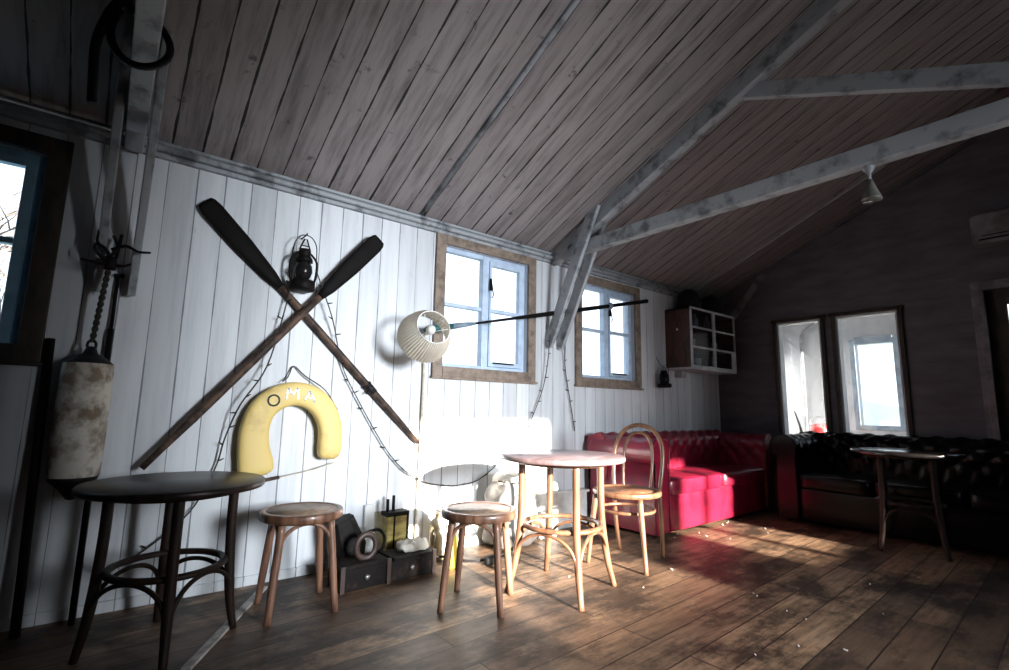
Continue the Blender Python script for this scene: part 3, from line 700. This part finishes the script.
m = MB().tube(bez([(1.14, -.05, .64), (1.0, -.03, .60), (.85, -.03, .575), (.72, -.03, .55), (.68, -.03, .555)], 20), .004, 6); m.build('grab_line', 'rope', hb, off)
MB().tube([(.83, -.032, .571), (.73, -.032, .556)], .010, 8).build('toggle', 'oarshaft', hb, off)

# ------------------------------------------------------------------ fender, grapnel, poles at the left
fd = thing('boat_fender', (-.075, -.13, .55), 'grubby white cylindrical boat fender with black ends hanging on the wall', 'fender'); off = (-.075, -.13, .55)
MB().lathe([(.085, .645), (.094, .652), (.097, .80), (.0965, .895), (.094, .90), (.0965, .905), (.097, 1.05), (.094, 1.155), (.085, 1.162)], 36, (-.075, -.13, 0)).build('fender_body', 'canvas', fd, off)
MB().lathe([(0, 1.24), (.018, 1.235), (.028, 1.205), (.062, 1.185), (.092, 1.158), (.088, 1.15)][::-1], 30, (-.075, -.13, 0)).build('top_cap', 'rubber', fd, off)
MB().lathe([(0, .545), (.016, .55), (.05, .60), (.086, .635), (.092, .65)], 30, (-.075, -.13, 0)).build('bottom_cap', 'rubber', fd, off)
MB().tube([(-.075+.016*math.cos(a), -.13, 1.245+.022*math.sin(a)) for a in [2*PI*k/16 for k in range(16)]], .006, 8, True).build('loop', 'rubber', fd, off)
m = MB(); L_ = [V((-.075, -.13, 1.26)).lerp(V((-.052, -.175, 1.60)), k/40) for k in range(41)]
for ph in (0, PI): m.tube([p+V((.007*math.cos(k*.9+ph), .007*math.sin(k*.9+ph), 0)) for k, p in enumerate(L_)], .007, 6)
m.build('rope', 'cord', fd, off)
GA = len(bpy.data.objects); gr = thing('grapnel_anchor', (-.05, -.075, 1.62), 'black iron grapnel hooks holding the fender below the left truss', 'anchor'); off = (-.05, -.075, 1.62)
m = MB().lathe([(0, 1.60), (.026, 1.605), (.03, 1.63), (.024, 1.665), (0, 1.67)], 16, (-.05, -.085, 0)); m.tube([(-.05, -.08, 1.64), (-.03, -.03, 1.68), (-.02, -.02, 1.80)], .008, 8); m.build('shank', 'iron', gr, off)
for pts in ([(-.05, -.09, 1.66), (-.075, -.10, 1.70), (-.105, -.10, 1.725), (-.105, -.10, 1.785)], [(-.05, -.09, 1.64), (-.09, -.12, 1.66), (-.11, -.13, 1.685), (-.108, -.13, 1.71)],
            [(-.05, -.09, 1.625), (-.10, -.10, 1.628), (-.155, -.10, 1.632)], [(-.05, -.09, 1.70), (0, -.11, 1.725), (.05, -.12, 1.705), (.10, -.12, 1.71)], [(-.06, -.07, 1.66), (-.03, -.07, 1.72), (-.05, -.08, 1.775)], [(-.05, -.09, 1.63), (0, -.11, 1.625), (.03, -.12, 1.64)]):
    q = bez(pts, 14); MB().tube(q, [.009-.004*i/(len(q)-1) for i in range(len(q))], 8).build('fluke', 'iron', gr, off)
gr.location.y -= .09
m = MB().tube([(-.190, -.12, 0.0), (-.228, -.02, 1.27)], .018, 12); tag(m.build('wooden_pole', 'oar', None, (-.190, -.12, 0)), 'dark round pole leaning on the wall left of the fender', 'pole')
m = MB().tube([(-.012, -.09, 0.0), (-.0125, -.045, 1.1), (-.013, -.03, 1.34)], .013, 10); m.tube([(-.013, -.03, 1.34), (-.013, -.02, 1.62)], .008, 8); m.box((-.03, -.03, 1.605), (.012, -.01, 1.62))
tag(m.build('boat_hook', 'oar', None, (-.012, -.09, 0)), 'thin dark rod standing against the wall between fender and left table', 'rod')

# ------------------------------------------------------------------ glazed cabinet in the corner
cb = thing('wall_cabinet', (5.26, 0, 1.45), 'brown sided wall cabinet with white six pane front in the far corner', 'cabinet'); off = (5.26, 0, 1.45)
cx0, cx1, cy, cz0, cz1 = 4.775, 5.72, -.30, 1.455, 2.105
m = MB().box((cx0, cy, cz0), (cx0+.022, 0, cz1)); m.box((cx1-.022, cy, cz0), (cx1, 0, cz1)); m.box((cx0, cy, cz1-.022), (cx1, 0, cz1)); m.build('carcass', 'brown', cb, off, .002)
MB().box((cx0-.01, cy-.012, cz0-.022), (cx1+.01, 0, cz0)).build('bottom_board', 'cabframe', cb, off, .002)
m = MB().box((cx0+.02, -.02, cz0), (cx1-.02, -.005, cz1-.02)); m.build('back_panel', 'cabin', cb, off)
for z in (1.67, 1.885): MB().box((cx0+.022, cy+.03, z), (cx1-.022, -.02, z+.014)).build('shelf', 'cabin', cb, off)
xm = (cx0+cx1)/2
for a, b in ((cx0, xm-.002), (xm+.002, cx1)):
    m = MB(); t_ = .022
    for q in ((a, cz0, a+t_, cz1), (b-t_, cz0, b, cz1), (a+t_, cz0, b-t_, cz0+t_), (a+t_, cz1-t_, b-t_, cz1), (a+t_, 1.664, b-t_, 1.684), (a+t_, 1.878, b-t_, 1.896)): m.box((q[0], cy-.018, q[1]), (q[2], cy, q[3]))
    dr = m.build('cabinet_door', 'cabframe', cb, off, .002); MB().box((a+t_, cy-.008, cz0+t_), (b-t_, cy-.006, cz1-t_)).build('pane', 'glass', dr, off)
m = MB().tube(bez([(4.77, -.235, 1.50), (4.765, -.25, 1.60), (4.765, -.22, 1.68), (4.765, -.25, 1.74)], 12), .006, 6); m.build('hanging_strap', 'cord', cb, off)
MB().lathe([(0, 0), (.012, 0), (0, .03)], 4, (4.772, -.15, 1.86)).build('sticker', 'paper', cb, off)
for (x, z, k) in ((4.90, 1.477, 0), (5.02, 1.684, 1), (4.93, 1.899, 1), (5.13, 1.477, 1), (5.40, 1.477, 0), (5.36, 1.899, 0), (5.5, 1.684, 1), (5.10, 1.899, 0)):
    m = MB().lathe([(0, .001), (.028, .001), (.036, .03), (.038, .10), (.035, .101), (.03, .03), (0, .01)] if k else [(0, .001), (.03, .001), (.035, .02), (.035, .12), (.014, .15), (.014, .18), (0, .18)], 20, (x, -.17, z))
    tag(m.build('mug' if k else 'bottle', 'cupgrey', None, (x, -.17, z)), 'dim grey %s on a shelf behind the %s cabinet glass' % ('mug' if k else 'bottle', 'left' if x < xm else 'right'), 'mug' if k else 'bottle', 'crockery in the glazed cabinet')
tag(MB().box((5.60, -.325, 1.475), (5.70, -.30+.0-.02, 1.66)).build('card', 'cabframe', None, (5.65, -.32, 1.475)), 'pale card leaning on the lower right cabinet pane', 'card')
tag(MB().box((4.93, -.09, 1.36), (5.02, -.002, 1.43)).build('wooden_block', 'cabframe', None, (4.97, -.05, 1.36)), 'small white block on the wall under the cabinet', 'block')
for x, lb in ((4.99, 'round dark hat on the left of the cabinet top'), (5.46, 'round dark hat on the right of the cabinet top, nearer the corner')):
    h = thing('felt_hat', (x, -.17, 2.105), lb, 'hat', 'hats on top of the cabinet')
    MB().lathe([(0, 0), (.135, 0), (.14, .01), (.12, .02)], 32).build('brim', 'rubber', h)
    MB().lathe([(.12, .008), (.13, .07), (.12, .15), (.085, .21), (.04, .235), (0, .24)], 32).build('crown', 'rubber', h)

# ------------------------------------------------------------------ things along the foot of the wall
bx = MB().box((1.93, -.07, 0), (3.40, -.0, .275)); bx.box((1.90, -.085, .275), (3.42, 0, .295)); struct(bx.build('trim_7', 'skirt', None, None, .003))
tag(MB().box((1.905, -.095, .24), (1.935, -.085, .285)).box((1.905, -.1, .285), (1.935, -.07, .30)).build('clamp', 'iron', None, (1.92, -.09, .26)), 'small black clip on the end of the white wall boxing', 'clip')
tag(MB().box((1.365, -.03, .03), (1.43, -.0, .36)).build('wooden_batten', 'skirt', None, (1.39, -.02, .03), .004), 'short white upright batten on the wall behind the black coal scuttle', 'batten')
tc_ = thing('tool_chest', (1.37, -.33, 0), 'long low tarred wooden chest on the floor behind the two stools', 'chest', None, math.radians(2)); 
m = MB().box((-.30, -.085, .0), (.30, .085, .11)); m.build('chest_body', 'chest', tc_, None, .006)
m = MB().box((-.31, -.095, .11), (-.02, .09, .135)); m.box((.01, -.095, .11), (.31, .09, .128)); m.build('lid', 'chest', tc_, None, .005)
for x in (-.29, -.02, .28):
    m = MB().box((x-.012, -.098, .0), (x+.012, -.085, .135)); m.build('strap_iron', 'rust', tc_)
for x in (-.15, .13):
    MB().lathe([(0, 0), (.012, 0), (.014, .012), (0, .014)], 12, (x, -.086, .06), Matrix.Rotation(PI/2, 3, 'X')).build('stud', 'steel', tc_)
m = MB().tube([(1.235+.058*math.cos(a), -.37, .205+.065*math.sin(a)) for a in [2*PI*k/20 for k in range(20)]], .012, 8, True, (0, 1, 0), 1.5)
tag(m.build('iron_ring', 'rust', None, (1.235, -.37, .135)), 'rust brown iron ring standing upright on the tarred chest', 'ring')
tag(MB().cushion((1.56, -.31, .150), (.20, .13, .06), .7, 12, lambda p, x, y, z: p+V((0, 0, .015*math.sin(9*x)*math.cos(7*y)))).build('white_rag', 'cloth', None, (1.56, -.31, .135)), 'crumpled pale rag on the right end of the tarred chest', 'rag')
# coal scuttle: faceted, tilted
cs = thing('coal_scuttle', (1.27, -.17, 0), 'black faceted coal scuttle leaning behind the tarred chest', 'scuttle'); off = (1.27, -.17, 0)
m = MB(); R_ = Matrix.Rotation(math.radians(-18), 3, 'Y')
def fac(w0, d0, z0, w1, d1, z1):
    b_ = [R_ @ V((sx*w*(1 if abs(sy) < 2 else 1), sy*dd, z)) + V((1.25, -.17, .012)) for (w, dd, z) in ((w0, d0, z0), (w1, d1, z1)) for sx, sy in ((-1, -.5), (-.5, -1), (.5, -1), (1, -.5), (1, .5), (.5, 1), (-.5, 1), (-1, .5))]
    fs = [[i, (i+1) % 8, 8+(i+1) % 8, 8+i] for i in range(8)]; fs += [list(range(8))[::-1], [8+i for i in range(8)]]
    m.add(b_, fs)
fac(.05, .05, .0, .06, .055, .03); fac(.06, .055, .03, .105, .085, .15); fac(.105, .085, .15, .075, .065, .33)
m.build('scuttle_body', 'iron', cs, off, .004)
MB().tube(bez([(1.335, -.20, .10), (1.40, -.22, .13), (1.415, -.22, .20), (1.38, -.21, .245), (1.32, -.20, .24)], 20), .009, 8).build('handle', 'iron', cs, off)
# yellow lamp box with two spikes
yc = thing('yellow_canister', (1.525, -.12, 0), 'tall dull yellow can with dark straps against the wall behind the chest', 'canister'); off = (1.525, -.12, 0)
MB().box((1.458, -.165, 0), (1.598, -.085, .315)).build('can_body', 'yellow', yc, off, .01)
m = MB().box((1.452, -.17, .30), (1.604, -.08, .325)); m.box((1.500, -.172, 0), (1.508, -.165, .315)); m.box((1.590, -.172, 0), (1.602, -.165, .315)); m.build('rim', 'iron', yc, off)
for x, h in ((1.475, .40), (1.515, .42)): MB().tube([(x, -.12, .32), (x, -.12, h)], .010, 8).build('spout', 'iron', yc, off)
bt = thing('beige_tin', (1.822, -.165, 0), 'beige tin with wire handle against the white boxing behind the second stool', 'tin'); off = (1.822, -.165, 0)
MB().lathe([(0, 0), (.052, 0), (.054, .01), (.054, .22), (.035, .25), (.02, .255), (.02, .285), (0, .285)], 28, off).build('tin_body', 'beige', bt, off)
MB().tube(bez([(1.775, -.20, .19), (1.765, -.235, .15), (1.765, -.235, .08), (1.785, -.21, .05)], 14), .004, 6).build('wire_handle', 'cord', bt, off)
yb = thing('yellow_bottle', (1.79, -.39, 0), 'bright yellow plastic bottle behind the legs of the second stool', 'bottle'); off = (1.79, -.39, 0)
MB().lathe([(0, 0), (.032, 0), (.036, .01), (.036, .17), (.028, .195), (.012, .21), (.012, .225), (0, .225)], 24, off).build('bottle_body', 'bright', yb, off)
MB().lathe([(.015, .222), (.015, .245), (0, .247)], 16, off).build('cap', 'redpaint', yb, off)
m = MB().tube(bez([(1.66, -.20, .02), (1.71, -.30, .05), (1.74, -.29, .05), (1.86, -.30, .03), (1.90, -.38, .02), (2.0, -.44, .02), (2.08, -.40, .012), (2.2, -.38, .01), (2.34, -.36, .01)], 50), .008, 8)
m.tube(bez([(2.0, -.42, .02), (2.12, -.45, .012), (2.24, -.44, .01), (2.33, -.42, .01)], 20), .007, 8)
tag(m.build('power_cable', 'rubber', None, (2.0, -.40, .01)), 'black cable lying in loops on the floor behind the second stool', 'cable')
tag(MB().cushion((2.02, -.50, .032), (.09, .05, .06), .6, 10).build('cable_plug', 'rubber', None, (2.02, -.50, 0)), 'black plug block on the cable behind the second stool', 'plug')
bg_ = thing('canvas_sack', (2.43, -.20, 0), 'grey white canvas sack slumped against the wall behind the sunlit table', 'sack'); off = (2.43, -.20, 0)
def sk(p, x, y, z): 
    w_ = 1-.22*(z*.5+.5)
    return V((p.x*w_+.02*math.sin(5*z+3*y), p.y*w_+.015*math.sin(7*x+4*z), p.z+.02*math.sin(6*x)*(z > .2)))
MB().cushion((2.43, -.21, .235), (.42, .26, .47), .38, 24, sk).build('sack_body', 'sackgrey', bg_, off)
MB().cushion((2.42, -.21, .475), (.30, .15, .07), .5, 16, lambda p, x, y, z: p+V((0, 0, .012*math.sin(8*x)))).build('sack_mouth', 'cloth', bg_, off)
MB().tube(bez([(2.26, -.25, .47), (2.34, -.30, .455), (2.46, -.30, .46), (2.58, -.24, .49), (2.60, -.20, .47)], 24), .006, 6).build('tie_cord', 'cord', bg_, off)
pb = MB(); pb.cushion((2.78, -.17, .21), (.19, .16, .42), .2, 12); tag(pb.build('white_bucket', 'skirt', None, (2.78, -.17, 0)), 'whitish square tub between the canvas sack and the red sofa', 'tub')
# lath on the floor, scraps
m = MB().beam((.78, -.105, .006), (.34, -.84, .006), .035, .012, (1, 0, 0)); tag(m.build('wooden_lath', 'strip', None, (.56, -.47, .006)), 'scuffed pale lath lying on the floor by the dark left table', 'lath')
m = MB()
for i in range(34):
    x, y = (random.uniform(2.2, 4.9), random.uniform(-2.3, -.75)) if i < 30 else (random.uniform(3.5, 5.3), random.uniform(-.95, -.72))
    s_ = random.uniform(.003, .008); a = random.uniform(0, PI)
    m.beam((x-s_*math.cos(a), y-s_*math.sin(a), .002), (x+s_*math.cos(a), y+s_*math.sin(a), .003+s_*.3), s_*1.2, .003, (-math.sin(a), math.cos(a), 0))
tag(m.build('floor_crumbs', 'paper'), 'tiny white scraps and crumbs strewn over the dark floor planks', 'crumbs', None, 'stuff')

# porch things seen through the left interior window
ex = thing('red_kettle', (6.95, -.71, .72), 'red round kettle standing in the bright porch behind the glass', 'kettle'); off = (6.95, -.71, .72)
MB().lathe([(0, 0), (.09, 0), (.11, .04), (.10, .10), (.06, .145), (0, .155)], 28, off).build('kettle_body', 'redpaint', ex, off)
MB().tube(bez([(6.95, -.80, .83), (6.95, -.805, .90), (6.95, -.71, .955), (6.95, -.615, .90), (6.95, -.62, .83)], 20), .007, 6).build('handle', 'steel', ex, off)
tag(MB().box((6.75, -.98, 0), (7.4, -.35, .68)).box((6.72, -1.0, .68), (7.42, -.32, .72)).build('porch_counter', 'porch', None, (7.07, -.65, 0), .005), 'low white counter in the porch holding the red kettle', 'counter')
tag(MB().tube(bez([(6.36, -.745, 0), (6.35, -.74, .60), (6.35, -.725, .80), (6.35, -.69, .94), (6.35, -.665, 1.02)], 16), [.02+.004*min(1, i/8)-.0012*i for i in range(17)], 8).build('coat_stick', 'iron', None, (6.36, -.745, 0)), 'dark curved handle standing in the porch behind the left interior window', 'stick')

# ------------------------------------------------------------------ outside
struct(MB().box((-60, .3, -.6), (60, 80, -.45)).box((PX+.3, -60, -.6), (80, .29, -.45)).build('ground', 'grass'))
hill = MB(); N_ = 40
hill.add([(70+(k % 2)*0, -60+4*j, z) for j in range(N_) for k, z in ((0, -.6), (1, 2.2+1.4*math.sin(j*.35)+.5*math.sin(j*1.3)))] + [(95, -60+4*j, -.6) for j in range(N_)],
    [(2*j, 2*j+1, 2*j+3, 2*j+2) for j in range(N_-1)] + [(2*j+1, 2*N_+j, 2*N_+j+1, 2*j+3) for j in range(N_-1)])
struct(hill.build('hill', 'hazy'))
def tree(x, y, h, seed, label):
    rnd = random.Random(seed); t = thing('bare_tree', (x, y, -.45), label, 'tree', 'bare trees outside the left window'); tk = MB(); br = MB()
    tk.tube(bez([(0, 0, 0), (.05, 0, h*.3), (-.04, .05, h*.65), (.02, 0, h)], 14), [.10-.085*i/12 for i in range(13)], 8)
    def grow(p, d, L, r, lv):
        q = [p]; 
        for k in range(4): d = (d+V((rnd.uniform(-.3, .3), rnd.uniform(-.3, .3), rnd.uniform(-.1, .25)))).normalized(); q.append(q[-1]+d*L/4)
        br.tube(q, [r*(1-.18*k) for k in range(5)], 5)
        if lv: 
            for k in range(1, 5):
                for _ in range(2): grow(q[k], (d+V((rnd.uniform(-1, 1), rnd.uniform(-1, 1), rnd.uniform(-.2, .7)))).normalized(), L*.55, r*.5, lv-1)
    for k in range(9):
        z = h*(.25+.08*k); a = k*2.4; grow(V((0, 0, z)), V((math.cos(a), math.sin(a), .6)).normalized(), h*.3, .03, 2)
    tk.build('trunk', 'bark', t); br.build('branches', 'bark', t)
tree(-1.6, 4.2, 5.2, 1, 'nearest bare tree outside the blue left window')
tree(-6.4, 9.5, 6.5, 2, 'farther bare tree outside the blue left window')
